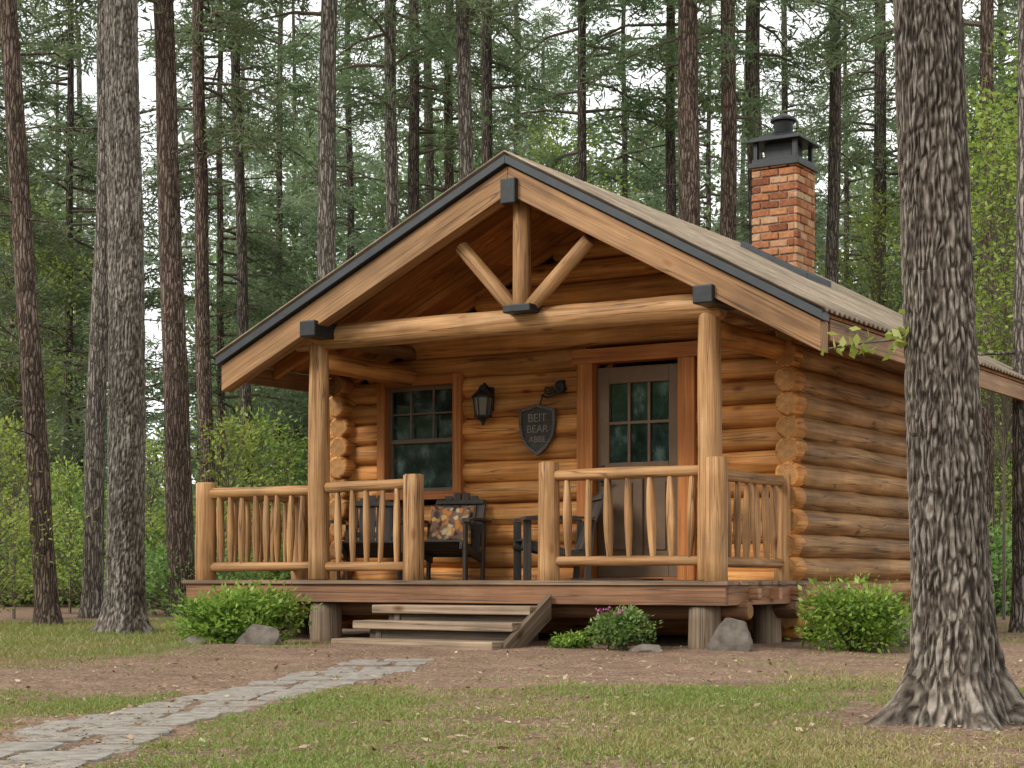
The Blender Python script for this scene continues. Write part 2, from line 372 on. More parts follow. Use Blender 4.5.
# ---------------------------------------------------------------- cabin
cab=empty('log_cabin',(-2.4,3.5,0),'rustic log cabin with gabled porch and brick chimney','cabin')
def P(o):
    o.parent=cab; o.matrix_parent_inverse=Matrix.Translation((2.4,-3.5,0)); return o
def sub(o,par): o.parent=par; return o
XA,ZA=-1.76,4.275; XL,ZL=-5.0,2.735; XR,ZR=1.12,2.715
sL=(ZA-ZL)/(XA-XL); sR=(ZA-ZR)/(XR-XA)
def zr(x): return ZA-(XA-x)*sL if x<XA else ZA-(x-XA)*sR
YF,YB=-.36,6.35
DT=.57
WX0,WX1,WY0,WY1=-4.95,.10,1.65,5.45
RL=.111; SP=.214
openings=[(-2.06,-.92,.3,2.72),(-4.42,-3.53,1.47,2.62)]
def wallx(y,front):
    mb=MB(); k=0; z=.16
    while z<ZA-.25:
        lo,hi=WX0-.24,WX1+.03
        lo=max(lo,XA-(ZA-.16-z)/sL); hi=min(hi,XA+(ZA-.16-z)/sR)
        segs=[(lo,hi)]
        if front:
            for a,b,c,d in openings:
                if c-.05<z<d+.05:
                    ns=[]
                    for s0,s1 in segs:
                        if s1<=a or s0>=b: ns.append((s0,s1))
                        else:
                            if s0<a: ns.append((s0,a))
                            if s1>b: ns.append((b,s1))
                    segs=ns
        tn=random.uniform(.76,1.22)
        for s0,s1 in segs:
            if s1-s0>.08:
                r=RL*random.uniform(.97,1.05); mb.log((s0,y,z),(s1,y,z),r,r*random.uniform(.96,1.05),seg=20,step=.14,wob=.06,tone=tn)
        z+=SP
    return P(mb.build('wall',[LOG,END]))
wf=wallx(WY0,True); wf['label']='honey-coloured front wall of stacked round logs'
wallx(WY1,False)
def wally(x):
    mb=MB(); z=.16+SP*.5-.02
    while z<zr(x)-.11:
        tn=random.uniform(.8,1.15); r=RL*random.uniform(.98,1.08); yy=WY0-.24+random.uniform(-.04,.03)
        mb.log((x,yy+.12,z),(x,WY1+.2,z),r,seg=20,step=.16,wob=.06,tone=tn)
        mb.log((x,yy,z),(x,yy+.2,z),r*1.03,seg=20,step=.08,wob=.05,tone=tn*1.05,mat=2,cap=1)
        z+=SP
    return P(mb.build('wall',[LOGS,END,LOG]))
wr=wally(WX1); wr['label']='weathered side wall of stacked round logs, shade painted in'; wally(WX0)
# roof
def slab(mb,x0,x1,o0,o1,y0,y1,mat=0,tone=1):
    mb.prism([(x0,y0,zr(x0)-o0),(x1,y0,zr(x1)-o0),(x1,y0,zr(x1)-o1),(x0,y0,zr(x0)-o1)],(0,y1-y0,0),tone,mat)
mb=MB()
for side in(0,1):
    xs=np.linspace(XA,XL,24) if side==0 else np.linspace(XA,XR,22)
    for i in range(len(xs)-1):
        a,b=sorted((xs[i],xs[i+1])); g0=.001
        slab(mb,a+g0,b-g0 if b!=XA else b,.03,.055,YF+.02,YB,tone=random.uniform(.7,1.15))
roof=P(mb.build('roof',[BOARD])); roof['label']='low pitched gable roof with corrugated covering'
m=NT('corrugated_roofing'); ob=m.n('ShaderNodeTexCoord').outputs['Object']
n1=m.noise(m.map(ob,(3,9,3)),1,7,.65); n2=m.noise(ob,1.3,4)
c=m.ramp(n1,[(.3,(.17,.125,.085)),(.5,(.29,.225,.16)),(.72,(.44,.36,.27))]); c=m.mix(1.0,c,m.ramp(n2,[(.3,.7),(.7,1.15)]),'MULTIPLY')
m.pr(c,.75,m.bump(n1,.2,.01),.0,.15); CORR=m.m
for side in(0,1):
    ys=np.linspace(YF-.06,YB+.03,520); xs=np.linspace(XA,XL-.05,7) if side==0 else np.linspace(XA,XR+.05,7)
    zz=.014*np.sin(ys*2*math.pi/.11)
    vs=[];fs=[]
    for i,x in enumerate(xs):
        for j,y in enumerate(ys): vs.append((x,y,zr(x)+.006+zz[j]))
    n=len(ys)
    for i in range(len(xs)-1):
        for j in range(n-1):
            q=(i*n+j,i*n+j+1,(i+1)*n+j+1,(i+1)*n+j); fs.append(q if side==0 else q[::-1])
    me=bpy.data.meshes.new('roof_sheet'); me.from_pydata(vs,[],fs); me.polygons.foreach_set('use_smooth',np.ones(len(fs),bool)); me.materials.append(CORR)
    o=bpy.data.objects.new('roof_sheet',me); COL.objects.link(o); sub(o,roof)
    sm=o.modifiers.new('s','SOLIDIFY'); sm.thickness=.012; sm.offset=0
for y in np.arange(YF+.75,YB,.6):
    for x0,x1 in((XL+.06,XA),(XA,XR-.06)):
        mb=MB(); slab(mb,x0,x1,.057,.19,y-.03,y+.03,tone=random.uniform(.8,1.1)); sub(mb.build('rafter',[BOARD],bevel=.004),roof)
mb=MB(); mb.log((XA,YF+.02,ZA-.30),(XA,YB-.1,ZA-.30),.10,seg=14,tone=.9); sub(mb.build('ridge_beam',[BEAM,END]),roof)
for x0,x1 in((XL,XA),(XA,XR)):
    mb=MB(); slab(mb,x0,x1,.098,.345,YF,YF+.16,tone=random.uniform(.95,1.08)); 
    sub(mb.build('rake_board',[BEAM],bevel=.008),roof)
    mb=MB(); e0=x0-(.03 if x0==XL else 0); e1=x1+(.03 if x1==XR else 0)
    slab(mb,e0,e1,.012,.085,YF-.05,YF+.10); sub(mb.build('edge_trim',[TRIMB],bevel=.004),roof)
for x in(XL,XR):
    mb=MB(); s=-1 if x==XL else 1
    mb.box((x-s*.02,(YF+.2+YB)/2,zr(x)-.15),(.04,YB-YF-.2,.17),tone=.95); sub(mb.build('eave_board',[BEAM],bevel=.004),roof)
# truss
TZ=2.865
mb=MB(); mb.log((-4.35,0,TZ+.02),(.12,0,TZ),.118,.112,seg=20,step=.2,wob=.05,tone=1.0,cap=1); tb=P(mb.build('tie_beam',[PEEL,PEND]))
mb=MB(); mb.log((XA,-.12,TZ+.08),(XA,-.12,ZA-.36),.082,.08,seg=16,wob=.03,tone=1.0); P(mb.build('king_post',[PEEL,PEND]))
for dx in(-.64,.68):
    mb=MB(); mb.log((XA+dx*.12,-.12,TZ+.10),(XA+dx,-.12,zr(XA+dx)-.40),.068,.066,seg=14,wob=.03); P(mb.build('brace',[PEEL,PEND]))
mb=MB(); mb.box((XA+.03,-.16,TZ+.085),(.28,.22,.07)); P(mb.build('truss_bracket',[BLACK],bevel=.01))
mb=MB(); mb.box((XA+.03,-.37,ZA-.33),(.15,.09,.22)); P(mb.build('truss_bracket',[BLACK],bevel=.01))
for x in(-4.10,0.0):
    mb=MB(); mb.log((x,0,DT),(x,0,2.95),.108 if x==0 else .105,.095,seg=20,step=.2,wob=.05,tone=1.0); P(mb.build('porch_post',[PEEL,PEND]))
    bxx,bz=(-3.92,2.915) if x<-1 else (.12,2.90)
    mb=MB(); mb.box((bxx,-.16,bz),(.18,.50,.15)); P(mb.build('post_bracket',[BLACK],bevel=.012))
    mb=MB(); mb.log((x,.05,2.66),(x,1.7,2.66),.10,seg=16); P(mb.build('side_beam',[LOG,END]))
for x in(-4.10,0.0):
    mb=MB(); mb.log((x,.1,2.90),(x,1.6,2.90),.07,seg=12); P(mb.build('side_beam',[BEAM,END]))
# deck
mb=MB()
DX0,DX1,DY0=-5.63,.26,-.22
y=DY0
while y<WY0-.14:
    mb.box(((DX0+DX1)/2+random.uniform(-.015,.015),y+.066,DT-.018),(DX1-DX0,.128,.036)); y+=.135
P(mb.build('deck_board_floor',[DECK],bevel=.004))
mb=MB()
mb.box(((DX0+DX1)/2,DY0+.06,DT-.12),(DX1-DX0-.06,.06,.165),tone=.98)
mb.box((DX1-.05,.7,DT-.12),(.05,1.7,.165),tone=1.1); mb.box((DX0+.07,.7,DT-.12),(.05,1.7,.165),tone=.8)
mb.log((DX0+.1,.12,DT-.25),(DX1+.05,.12,DT-.25),.08,seg=12,tone=.75)
mb.log((DX0+.1,1.2,DT-.25),(DX1+.05,1.2,DT-.25),.08,seg=12,tone=.6)
for x in np.arange(DX0+.5,DX1-.1,.5): mb.box((x,.72,DT-.11),(.05,1.62,.13),tone=.7)
for y in(.3,.75,1.2): mb.box((DX1-.02,y,DT-.11),(.16,.07,.10),tone=1.6)
P(mb.build('deck_frame',[RIM,END],bevel=.004))
for x,y,r in((-5.3,.12,.12),(-4.0,-.03,.14),(-.04,-.03,.13),(-5.3,1.2,.12),(-2.1,.5,.12),(0,1.2,.12)):
    mb=MB(); mb.log((x,y,-.08),(x,y,DT-.205),r*1.05,r,seg=18,tone=.9,step=.1,wob=.07); P(mb.build('pier',[STEPW,END]))
# railings
def railing(p0,p1,zt,zb,nb):
    p0=Vector(p0);p1=Vector(p1); m_=(p0+p1)/2
    r=bpy.data.objects.new('porch_railing',None); r.empty_display_size=.1; r.location=(0,0,0); COL.objects.link(r); P(r)
    mb=MB(); mb.log((p0.x,p0.y,zt),(p1.x,p1.y,zt+random.uniform(-.01,.02)),.052,.048,seg=14,step=.15,wob=.08,tone=1.02); sub(mb.build('top_rail',[PEEL,PEND]),r)
    mb=MB(); mb.log((p0.x,p0.y,zb),(p1.x,p1.y,zb+random.uniform(-.01,.01)),.045,.042,seg=12,step=.15,wob=.08,tone=.92); sub(mb.build('bottom_rail',[PEEL,PEND]),r)
    for i in range(nb):
        t=(i+.75)/(nb+.5); t+=random.uniform(-.012,.012); q=p0.lerp(p1,t); mb=MB()
        lx,ly=random.uniform(-.016,.016),random.uniform(-.012,.012)
        mb.log((q.x-lx,q.y-ly,zb),(q.x+lx,q.y+ly,zt-.01),.021,.021,seg=10,step=.08,wob=.12,mid=random.uniform(.012,.022),tone=random.uniform(.82,1.12))
        sub(mb.build('baluster',[PEEL,PEND]),r)
def rpost(x,y,zt,r=.095):
    mb=MB(); mb.log((x,y,DT-.02),(x,y,zt),r*1.05,r,seg=20,step=.15,wob=.06,tone=random.uniform(.95,1.06),rnd=.82); P(mb.build('railing_post',[PEEL,PEND]))
rpost(-5.51,0,1.54,.1); rpost(-3.0,0,1.55); rpost(-1.56,0,1.615); rpost(.06,-.02,1.60,.1); rpost(.06,1.42,1.52,.075); rpost(-5.51,1.5,1.5,.09)
railing((-5.44,0,0),(-4.18,0,0),1.43,.70,8); railing((-4.0,0,0),(-3.07,0,0),1.45,.70,5)
railing((-1.5,0,0),(-.02,0,0),1.49,.74,7); railing((.06,.08,0),(.06,1.36,0),1.46,.73,6); railing((-5.51,.08,0),(-5.51,1.42,0),1.42,.70,6)
# steps
SX=.12
st=MB()
st.prism([(-1.57+SX,-.22,.45),(-1.57+SX,-.98,.04),(-1.57+SX,-1.03,-.04),(-1.57+SX,-.76,-.04),(-1.57+SX,-.22,.24)],(.05,0,0),tone=.62)
st.prism([(-3.0+SX,-.24,.28),(-3.0+SX,-.48,.28),(-3.0+SX,-.49,.15),(-3.0+SX,-.76,.15),(-3.0+SX,-.77,-.04),(-3.0+SX,-.24,-.04)],(.06,0,0),tone=.45)
for yy,z0,z1 in((-.45,.212,.27),(-.74,.06,.14)): st.box((-2.34+SX,yy,(z0+z1)/2),(1.46,.03,z1-z0),tone=.32)
steps=P(st.build('porch_steps',[STEPW],bevel=.004))
for i,(yy,zz) in enumerate(((-.37,.315),(-.66,.18),(-.98,.03))):
    mb=MB()
    for k in(-.080,.080): mb.box((-2.38+SX+random.uniform(-.012,.012),yy+k,zz),(1.66,.152,.075),tone=random.uniform(1.0,1.2))
    sub(mb.build('tread',[STEPW],bevel=.010),steps)
# door
DO=plain('door_paint',(.15,.094,.056),.6,0,ns=5,amp=.18,bump=.05,spec=.3)
DOG=NT('dark_reflection_glass'); ob=DOG.n('ShaderNodeTexCoord').outputs['Object']
nz=DOG.noise(DOG.map(ob,(5,5,3.5)),1,6,.65); DOG.pr(DOG.ramp(nz,[(.38,(.005,.009,.009)),(.54,(.018,.034,.031)),(.66,(.085,.125,.12))]),.05,DOG.bump(DOG.noise(ob,2.5,2),.04,.02),0,.7); GLASS=DOG.m  # pale green patches in the colour stand in for reflections
fy=WY0-.06
mb=MB(); dx0,dx1,dz0,dz1=-1.94,-1.04,DT+.03,2.62; W=dx1-dx0
def bx(mb,x0,x1,y0,y1,z0,z1,tone=1,mat=0): mb.box(((x0+x1)/2,(y0+y1)/2,(z0+z1)/2),(x1-x0,y1-y0,z1-z0),tone=tone,mat=mat)
wz0,wz1=1.70,2.46; wx0,wx1=dx0+.13,dx1-.13
bx(mb,dx0,wx0,fy,fy+.05,dz0,dz1); bx(mb,wx1,dx1,fy,fy+.05,dz0,dz1); bx(mb,wx0,wx1,fy,fy+.05,wz1,dz1); bx(mb,wx0,wx1,fy,fy+.05,dz0,dz0+.2); bx(mb,wx0,wx1,fy,fy+.05,wz0-.13,wz0)
bx(mb,dx0+.41,dx1-.41,fy+.001,fy+.05,dz0+.2,wz0-.13); bx(mb,wx0,wx1,fy+.028,fy+.045,dz0+.2,wz0-.13,tone=.9)
for a,b in((wx0+.04,dx0+.37),(dx1-.37,wx1-.04)): bx(mb,a,b,fy+.012,fy+.03,dz0+.26,wz0-.19)
door=P(mb.build('door',[DO],bevel=.006)); door['label']='taupe wooden door with six glass lights'
mb=MB()
for i in(1,2): xx=wx0+(wx1-wx0)*i/3; bx(mb,xx-.014,xx+.014,fy+.004,fy+.03,wz0,wz1)
zm=(wz0+wz1)/2; bx(mb,wx0,wx1,fy+.006,fy+.032,zm-.014,zm+.014); sub(mb.build('muntin_grid',[DO],bevel=.003),door)
mb=MB(); bx(mb,wx0-.01,wx1+.01,fy+.034,fy+.04,wz0-.01,wz1+.01); sub(mb.build('glass_pane',[GLASS]),door)
mb=MB(); hx=dx0+.065; mb.box((hx,fy-.008,1.58),(.035,.014,.2)); mb.log((hx,fy-.01,1.53),(hx,fy-.06,1.53),.012,wob=0,cap=0); mb.log((hx-.005,fy-.06,1.53),(hx+.1,fy-.06,1.53),.011,wob=0,cap=0)
sub(mb.build('handle',[BLACK],bevel=.003),door)
mb=MB(); ty0,ty1=WY0-.15,WY0+.02
bx(mb,-2.12,-1.945,ty0,ty1,DT,2.78,1); bx(mb,-1.035,-.86,ty0,ty1,DT,2.78,1.05); bx(mb,-2.17,-.81,ty0-.015,ty1,2.66,2.80,.95); bx(mb,-1.945,-1.035,ty0+.02,ty1,DT-.005,DT+.03,.6)
P(mb.build('door_frame',[TRIM],bevel=.006))
# window
mb=MB(); x0,x1,z0,z1=-4.50,-3.46,1.42,2.66; ty0=WY0-.15
bx(mb,x0,x0+.10,ty0,ty1,z0,z1,.85); bx(mb,x1-.10,x1,ty0,ty1,z0,z1,.9); bx(mb,x0+.10,x1-.10,ty0-.003,ty1,z1-.10,z1,.8)
bx(mb,x0-.03,x1+.03,ty0-.04,ty1,z0-.03,z0+.05,.8)
win=P(mb.build('window',[TRIM],bevel=.006)); win['label']='double hung window with orange wood trim'
FR=plain('sash_paint',(.13,.08,.05),.5,0,amp=.15)
ix0,ix1,iz0,iz1=x0+.10,x1-.10,z0+.05,z1-.10; zmid=(iz0+iz1)/2-.02; sy=WY0-.08
mb=MB()
for a,b,yo in((iz0,zmid+.02,0.02),(zmid-.02,iz1,0)):
    y0_,y1_=sy+yo,sy+yo+.03
    bx(mb,ix0,ix0+.045,y0_,y1_,a,b); bx(mb,ix1-.045,ix1,y0_,y1_,a,b); bx(mb,ix0+.045,ix1-.045,y0_,y1_,a,a+.045); bx(mb,ix0+.045,ix1-.045,y0_,y1_,b-.045,b)
for i in(1,2): xx=ix0+(ix1-ix0)*i/3; bx(mb,xx-.01,xx+.01,sy+.004,sy+.022,zmid+.025,iz1-.045)
bx(mb,ix0+.045,ix1-.045,sy+.005,sy+.02,(zmid+iz1)/2-.01,(zmid+iz1)/2+.01)
sub(mb.build('sash',[FR],bevel=.003),win)
mb=MB(); bx(mb,ix0,ix1,sy+.052,sy+.06,iz0,iz1); sub(mb.build('glass_pane',[GLASS]),win)
# chimney
BRK=NT('chimney_brick'); tn=BRK.attr('tone'); ob=BRK.n('ShaderNodeTexCoord').outputs['Object']
nz=BRK.noise(ob,30,6,.7); c=BRK.ramp(tn,[(0,(.20,.075,.04)),(.3,(.37,.145,.068)),(.7,(.46,.215,.105)),(1,(.50,.34,.21))])
c=BRK.mix(1.0,c,BRK.ramp(nz,[(.3,.55),(.7,1.2)]),'MULTIPLY'); BRK.pr(c,.9,BRK.bump(nz,.6,.01),spec=.1)
MOR=plain('mortar',(.27,.20,.15),.95,ns=40,amp=.3,bump=.4)
cx,cy,hs=-.93,3.80,.25; zb,zt=3.1,4.84
mb=MB(); mb.box((cx,cy,(zb+zt)/2-.01),(2*hs-.02,2*hs-.02,zt-zb-.02),tone=1,mat=1)
z=zb;row=0; bh=.082
while z<zt-.01:
    for sd in range(4):
        R=Matrix.Rotation(sd*math.pi/2,3,'Z'); L=2*hs; off=0 if row%2 else .5
        bl=L/2.5; p=-hs-off*bl
        while p<hs:
            a=max(p,-hs)+.006; b=min(p+bl,hs)-.006
            if b-a>.03:
                dd=random.uniform(-.006,.008)
                if a<-hs+.02: a=-hs
                if b>hs-.02: b=hs-.03
                c=R@Vector(((a+b)/2,-hs+.02-dd,0)); mb.box((cx+c.x,cy+c.y,z+bh/2),(b-a,.05,bh-random.uniform(.010,.018)),R=R@Matrix.Rotation(random.uniform(-.04,.04),3,'Y'),tone=random.random())
            p+=bl
    z+=bh;row+=1
ch=P(mb.build('chimney',[BRK.m,MOR],bevel=.009)); ch['label']='square red brick chimney with black metal cap'
mb=MB(); mb.box((cx,cy,zt+.03),(.56,.56,.05)); mb.box((cx,cy,zt+.075),(.50,.50,.04))
for sx in(-1,1):
    for sy_ in(-1,1): mb.box((cx+sx*.215,cy+sy_*.215,zt+.18),(.045,.045,.18))
mb.box((cx,cy,zt+.18),(.30,.30,.18)); mb.box((cx,cy,zt+.28),(.60,.60,.025))
mb.lathe((cx,cy,zt+.292),[(.40,0),(.37,.02),(.16,.09),(.12,.10)],seg=4,sm=False)
mb.lathe((cx,cy,zt+.39),[(.10,0),(.10,.12),(.14,.125),(.14,.15),(.05,.2),(.02,.215)],seg=14)
sub(mb.build('chimney_cap',[BLACK],bevel=.004),ch)
mb=MB(); mb.prism([(cx-.34,cy-.34,zr(cx-.34)+.09),(cx+.40,cy-.34,zr(cx+.40)+.09),(cx+.40,cy-.34,zr(cx+.40)-.02),(cx-.34,cy-.34,zr(cx-.34)-.02)],(0,.68,0)); sub(mb.build('flashing',[TRIMB],bevel=.01),ch)
# ---------------------------------------------------------------- wall lantern, sign, scroll bracket
wy=WY0-RL-.005
LG=NT('lantern_glass'); LG.pr((.12,.11,.085),.15,spec=.7)
L=empty('wall_lantern',(-3.13,wy,2.33),'black metal carriage lantern mounted on the log wall','lantern')
def PL(o,e): o.parent=e; return o
mb=MB(); mb.box((0,0,.05),(.09,.03,.24)); mb.log((0,0,.14),(0,-.11,.2),.012,cap=0,wob=0); mb.log((0,-.11,.2),(0,-.13,.15),.01,cap=0,wob=0)
PL(mb.build('bracket',[BLACK],bevel=.004),L)
mb=MB(); mb.lathe((0,-.13,0),[(.02,.18),(.035,.17),(.05,.13),(.115,.07),(.12,.055),(.05,.05)],seg=6,sm=False)
mb.lathe((0,-.13,0),[(.09,-.14),(.095,-.125),(.06,-.12)],seg=6,sm=False); mb.lathe((0,-.13,0),[(.012,-.22),(.025,-.18),(.06,-.14)],seg=6,sm=False)
for j in range(6):
    a=2*math.pi*(j+.5)/6; mb.log((.075*math.cos(a),-.13+.075*math.sin(a),-.13),(.102*math.cos(a),-.13+.102*math.sin(a),.06),.007,seg=6,cap=0,wob=0)
PL(mb.build('lantern_cage',[BLACK]),L)
mb=MB(); mb.lathe((0,-.13,0),[(.068,-.125),(.094,.052)],seg=6,sm=False); PL(mb.build('lantern_glass',[LG.m]),L)
S=empty('shield_sign',(-2.56,wy,2.05),'dark carved shield sign hung beside the door','sign')
SG=plain('sign_board',(.04,.034,.03),.6,amp=.5,ns=20); SE=plain('sign_border',(.10,.08,.065),.55,amp=.5,ns=20)
def shield(k,y=0):
    pts=[(-.2,.2),(-.12,.215),(0,.25),(.12,.215),(.2,.2),(.205,.05),(.18,-.08),(.1,-.19),(0,-.26),(-.1,-.19),(-.18,-.08),(-.205,.05)]
    return [(x*k,y,z*k) for x,z in pts]
mb=MB(); mb.prism(shield(.95),(0,-.03,0)); PL(mb.build('sign_board',[SG],bevel=.004),S)
mb=MB(); A_,B_=shield(1.0),shield(.87)
for i in range(12):
    j=(i+1)%12; mb.prism([A_[i],A_[j],B_[j],B_[i]],(0,-.05,0))
PL(mb.build('sign_border',[SE],bevel=.004),S)
LT=plain('lettering_paint',(.24,.20,.165),.7,amp=.6,ns=45)
for txt,zz,sz in(('BEIT',.075,.115),('BEAR',-.03,.105),('ABBE',-.125,.085)):
    cu=bpy.data.curves.new('lettering','FONT'); cu.body=txt; cu.size=sz; cu.extrude=.003; cu.align_x='CENTER'
    to=bpy.data.objects.new('tmp',cu); COL.objects.link(to); bpy.context.view_layer.update()
    me=bpy.data.meshes.new_from_object(to.evaluated_get(bpy.context.evaluated_depsgraph_get())); bpy.data.objects.remove(to)
    me.materials.clear(); me.materials.append(LT); me.name='lettering'
    o=bpy.data.objects.new('lettering',me); COL.objects.link(o); o.rotation_euler=(math.pi/2,0,0); o.location=(0,-.034,zz); o.parent=S
mb=MB()
def spiral(cx_,cz_,r0,turns,a0,y=-.05,sgn=1): return [(cx_+r0*(1-.8*t/20)*math.cos(a0+sgn*turns*2*math.pi*t/20),y,cz_+r0*(1-.8*t/20)*math.sin(a0+sgn*turns*2*math.pi*t/20)) for t in range(21)]
mb.tube(spiral(.07,.02,.075,1.3,math.pi),.013); mb.tube(spiral(-.05,-.01,.05,1.2,0,sgn=-1),.011); mb.tube([(-.12,-.05,-.06),(-.05,-.06,-.085),(.03,-.06,-.06),(.1,-.03,-.03),(.13,0,0)],.012)
mb.box((.09,-.02,.02),(.05,.05,.12))
mb.tube([(-.10,-.05,-.05),(-.13,-.05,-.12),(-.14,-.05,-.15)],.008)
o=mb.build('scroll_bracket',[BLACK]); o.location=(-2.38,wy,2.44); tag(o,'small curled black iron bracket above the shield sign','bracket')
# ---------------------------------------------------------------- chairs
def chair(loc,rot,label):
    e=empty('adirondack_chair',loc,label,'chair','chairs on the cabin porch'); e.rotation_euler=(0,0,rot)
    RX=lambda a: Matrix.Rotation(a,3,'X')
    mb=MB()
    for i in range(6):
        y=-.26+i*.095; mb.box((0,y,.37-.11*(i/5)),(.54,.085,.022),R=RX(-.2))
    PL(mb.build('seat',[DARKW],bevel=.004),e)
    mb=MB()
    for i in range(6):
        x=(i-2.5)*.088; hgt=.66-.02*abs(i-2.5)**1.6
        mb.box((x,.24+.15*hgt/.63,.24+hgt/2),(.076,.02,hgt),R=RX(-.36)@Matrix.Rotation(x*.1,3,'Y'))
    mb.box((0,.36,.46),(.56,.03,.05),R=RX(-.36)); mb.box((0,.275,.26),(.54,.03,.07)); mb.box((0,.452,.78),(.50,.025,.05),R=RX(-.36))
    PL(mb.build('backrest',[DARKW],bevel=.004),e)
    for s in(-1,1):
        mb=MB()
        ys_=[-.34,-.30,-.2,-.05,.12,.28,.36]; ws=[.035,.058,.064,.058,.046,.036,.03]; zs_=[.560,.570,.578,.580,.576,.570,.566]
        for i in range(6):
            mb.prism([(s*.33-ws[i],ys_[i],zs_[i]),(s*.33+ws[i],ys_[i],zs_[i]),(s*.33+ws[i+1],ys_[i+1],zs_[i+1]),(s*.33-ws[i+1],ys_[i+1],zs_[i+1])],(0,0,.022))
        PL(mb.build('armrest',[DARKW]),e)
        mb=MB(); mb.box((s*.30,-.27,.28),(.03,.075,.56)); PL(mb.build('leg',[DARKW],bevel=.004),e)
        mb=MB(); mb.box((s*.285,.32,.28),(.03,.06,.57),R=RX(-.08)); PL(mb.build('leg',[DARKW],bevel=.004),e)
        mb=MB(); mb.box((s*.268,.02,.27),(.028,.68,.08),R=RX(-.2)); PL(mb.build('side_rail',[DARKW],bevel=.004),e)
    return e
a1=math.radians(14)
c1=chair((-3.28,.95,DT),a1,'dark slatted wooden armchair holding a floral cushion')
chair((-2.12,1.0,DT),math.radians(-50),'dark slatted wooden armchair beside the door')
chair((-4.20,1.0,DT),math.radians(30),'dark slatted wooden armchair under the window')
bm_v=[];bm_f=[];n=22
for sd in(1,-1):
    for i in range(n+1):
        for j in range(n+1):
            u,v=i/n*2-1,j/n*2-1; t=max(0,(1-abs(u)**2.6)*(1-abs(v)**2.6))**.5
            k=1-.10*(1-abs(u))*abs(v)**2; k2=1-.10*(1-abs(v))*abs(u)**2
            bm_v.append((u*.23*k2,sd*.07*t+.006*noise.noise(Vector((u*3,v*3,sd))),v*.20*k))
for s_ in range(2):
    b=s_*(n+1)**2
    for i in range(n):
        for j in range(n):
            q=(b+i*(n+1)+j,b+(i+1)*(n+1)+j,b+(i+1)*(n+1)+j+1,b+i*(n+1)+j+1); bm_f.append(q if s_ else q[::-1])
me=bpy.data.meshes.new('cushion'); me.from_pydata(bm_v,[],bm_f); me.polygons.foreach_set('use_smooth',np.ones(len(bm_f),bool))
m=NT('floral_fabric'); ob=m.n('ShaderNodeTexCoord').outputs['Object']
vv=m.n('ShaderNodeTexVoronoi',{'Vector':m.mix(.06,ob,m.n('ShaderNodeTexNoise',{'Vector':ob,'Scale':12.0}).outputs['Color']),'Scale':19.0}); 
cc=m.n('ShaderNodeSeparateColor',{0:vv.outputs['Color']}).outputs[0]
c=m.ramp(cc,[(.0,(.06,.04,.035)),(.24,(.42,.17,.045)),(.5,(.46,.29,.11)),(.74,(.11,.045,.035)),(.84,(.45,.36,.23))]); c.node.color_ramp.interpolation='CONSTANT'
m.pr(m.mix(m.ramp(vv.outputs['Distance'],[(.4,0.0),(.65,1.0)]),c,(.16,.10,.07)),.9,spec=.1)
me.materials.append(m.m); o=bpy.data.objects.new('cushion',me); COL.objects.link(o); tag(o,'orange and brown floral cushion leaning on the armchair','cushion')
o.matrix_world=Matrix.Translation((-3.28,.95,DT))@Matrix.Rotation(a1,4,'Z')@Matrix.Translation((.0,.16,.545))@Matrix.Rotation(-.33,4,'X')
mb=MB(); mb.box((-1.5,1.18,DT+.008),(.75,.42,.016)); o=mb.build('door_mat',[plain('mat_fibre',(.05,.04,.03),.95,ns=60,amp=.5,bump=.5)],bevel=.005); tag(o,'dark fibre doormat on the deck by the door','doormat')
# ---------------------------------------------------------------- rocks
RK=plain('rock_stone',(.155,.13,.108),.9,ns=9,amp=.5,bump=.9,spec=.2)
def rock(x,y,sx,sy,sz,seed,label):
    import bmesh
    bm=bmesh.new(); bmesh.ops.create_icosphere(bm,subdivisions=4,radius=1)
    for v in bm.verts:
        p=v.co.copy(); s=1+.35*noise.noise(p*1.1+Vector((seed,0,0)))+.12*noise.noise(p*3+Vector((seed,0,0)))
        p=p*s; 
        for d in(Vector((.6,-.6,.5)),Vector((-.7,-.3,.6)),Vector((.1,-.9,.2)),Vector((0,.3,1))):
            d=d.normalized(); q=p.dot(d); lim=.72
            if q>lim: p-=d*(q-lim)*.85
        v.co=Vector((p.x*sx,p.y*sy,p.z*sz))
    me=bpy.data.meshes.new('rock'); bm.to_mesh(me); bm.free(); me.materials.append(RK)
    o=bpy.data.objects.new('rock',me); o.location=(x,y,sz*.45); COL.objects.link(o); tag(o,label,'rock')
x,y,_=V(1.77,14.25); rock(x,y,.18,.17,.21,3,'grey angular boulder beside the deck pier')
x,y,_=V(-2.17,15.2); rock(x,y,.20,.18,.15,9,'rounded grey rock beside a green shrub')
x,y,_=V(1.08,14.2); rock(x,y,.14,.1,.05,15,'flat grey stone beside flowering plant')
x,y,_=V(-2.75,15.2); rock(x,y,.13,.1,.07,22,'small grey stone in front of a shrub')
x,y,_=V(3.42,15.2); rock(x,y,.22,.2,.24,31,'dark boulder by the log side wall')
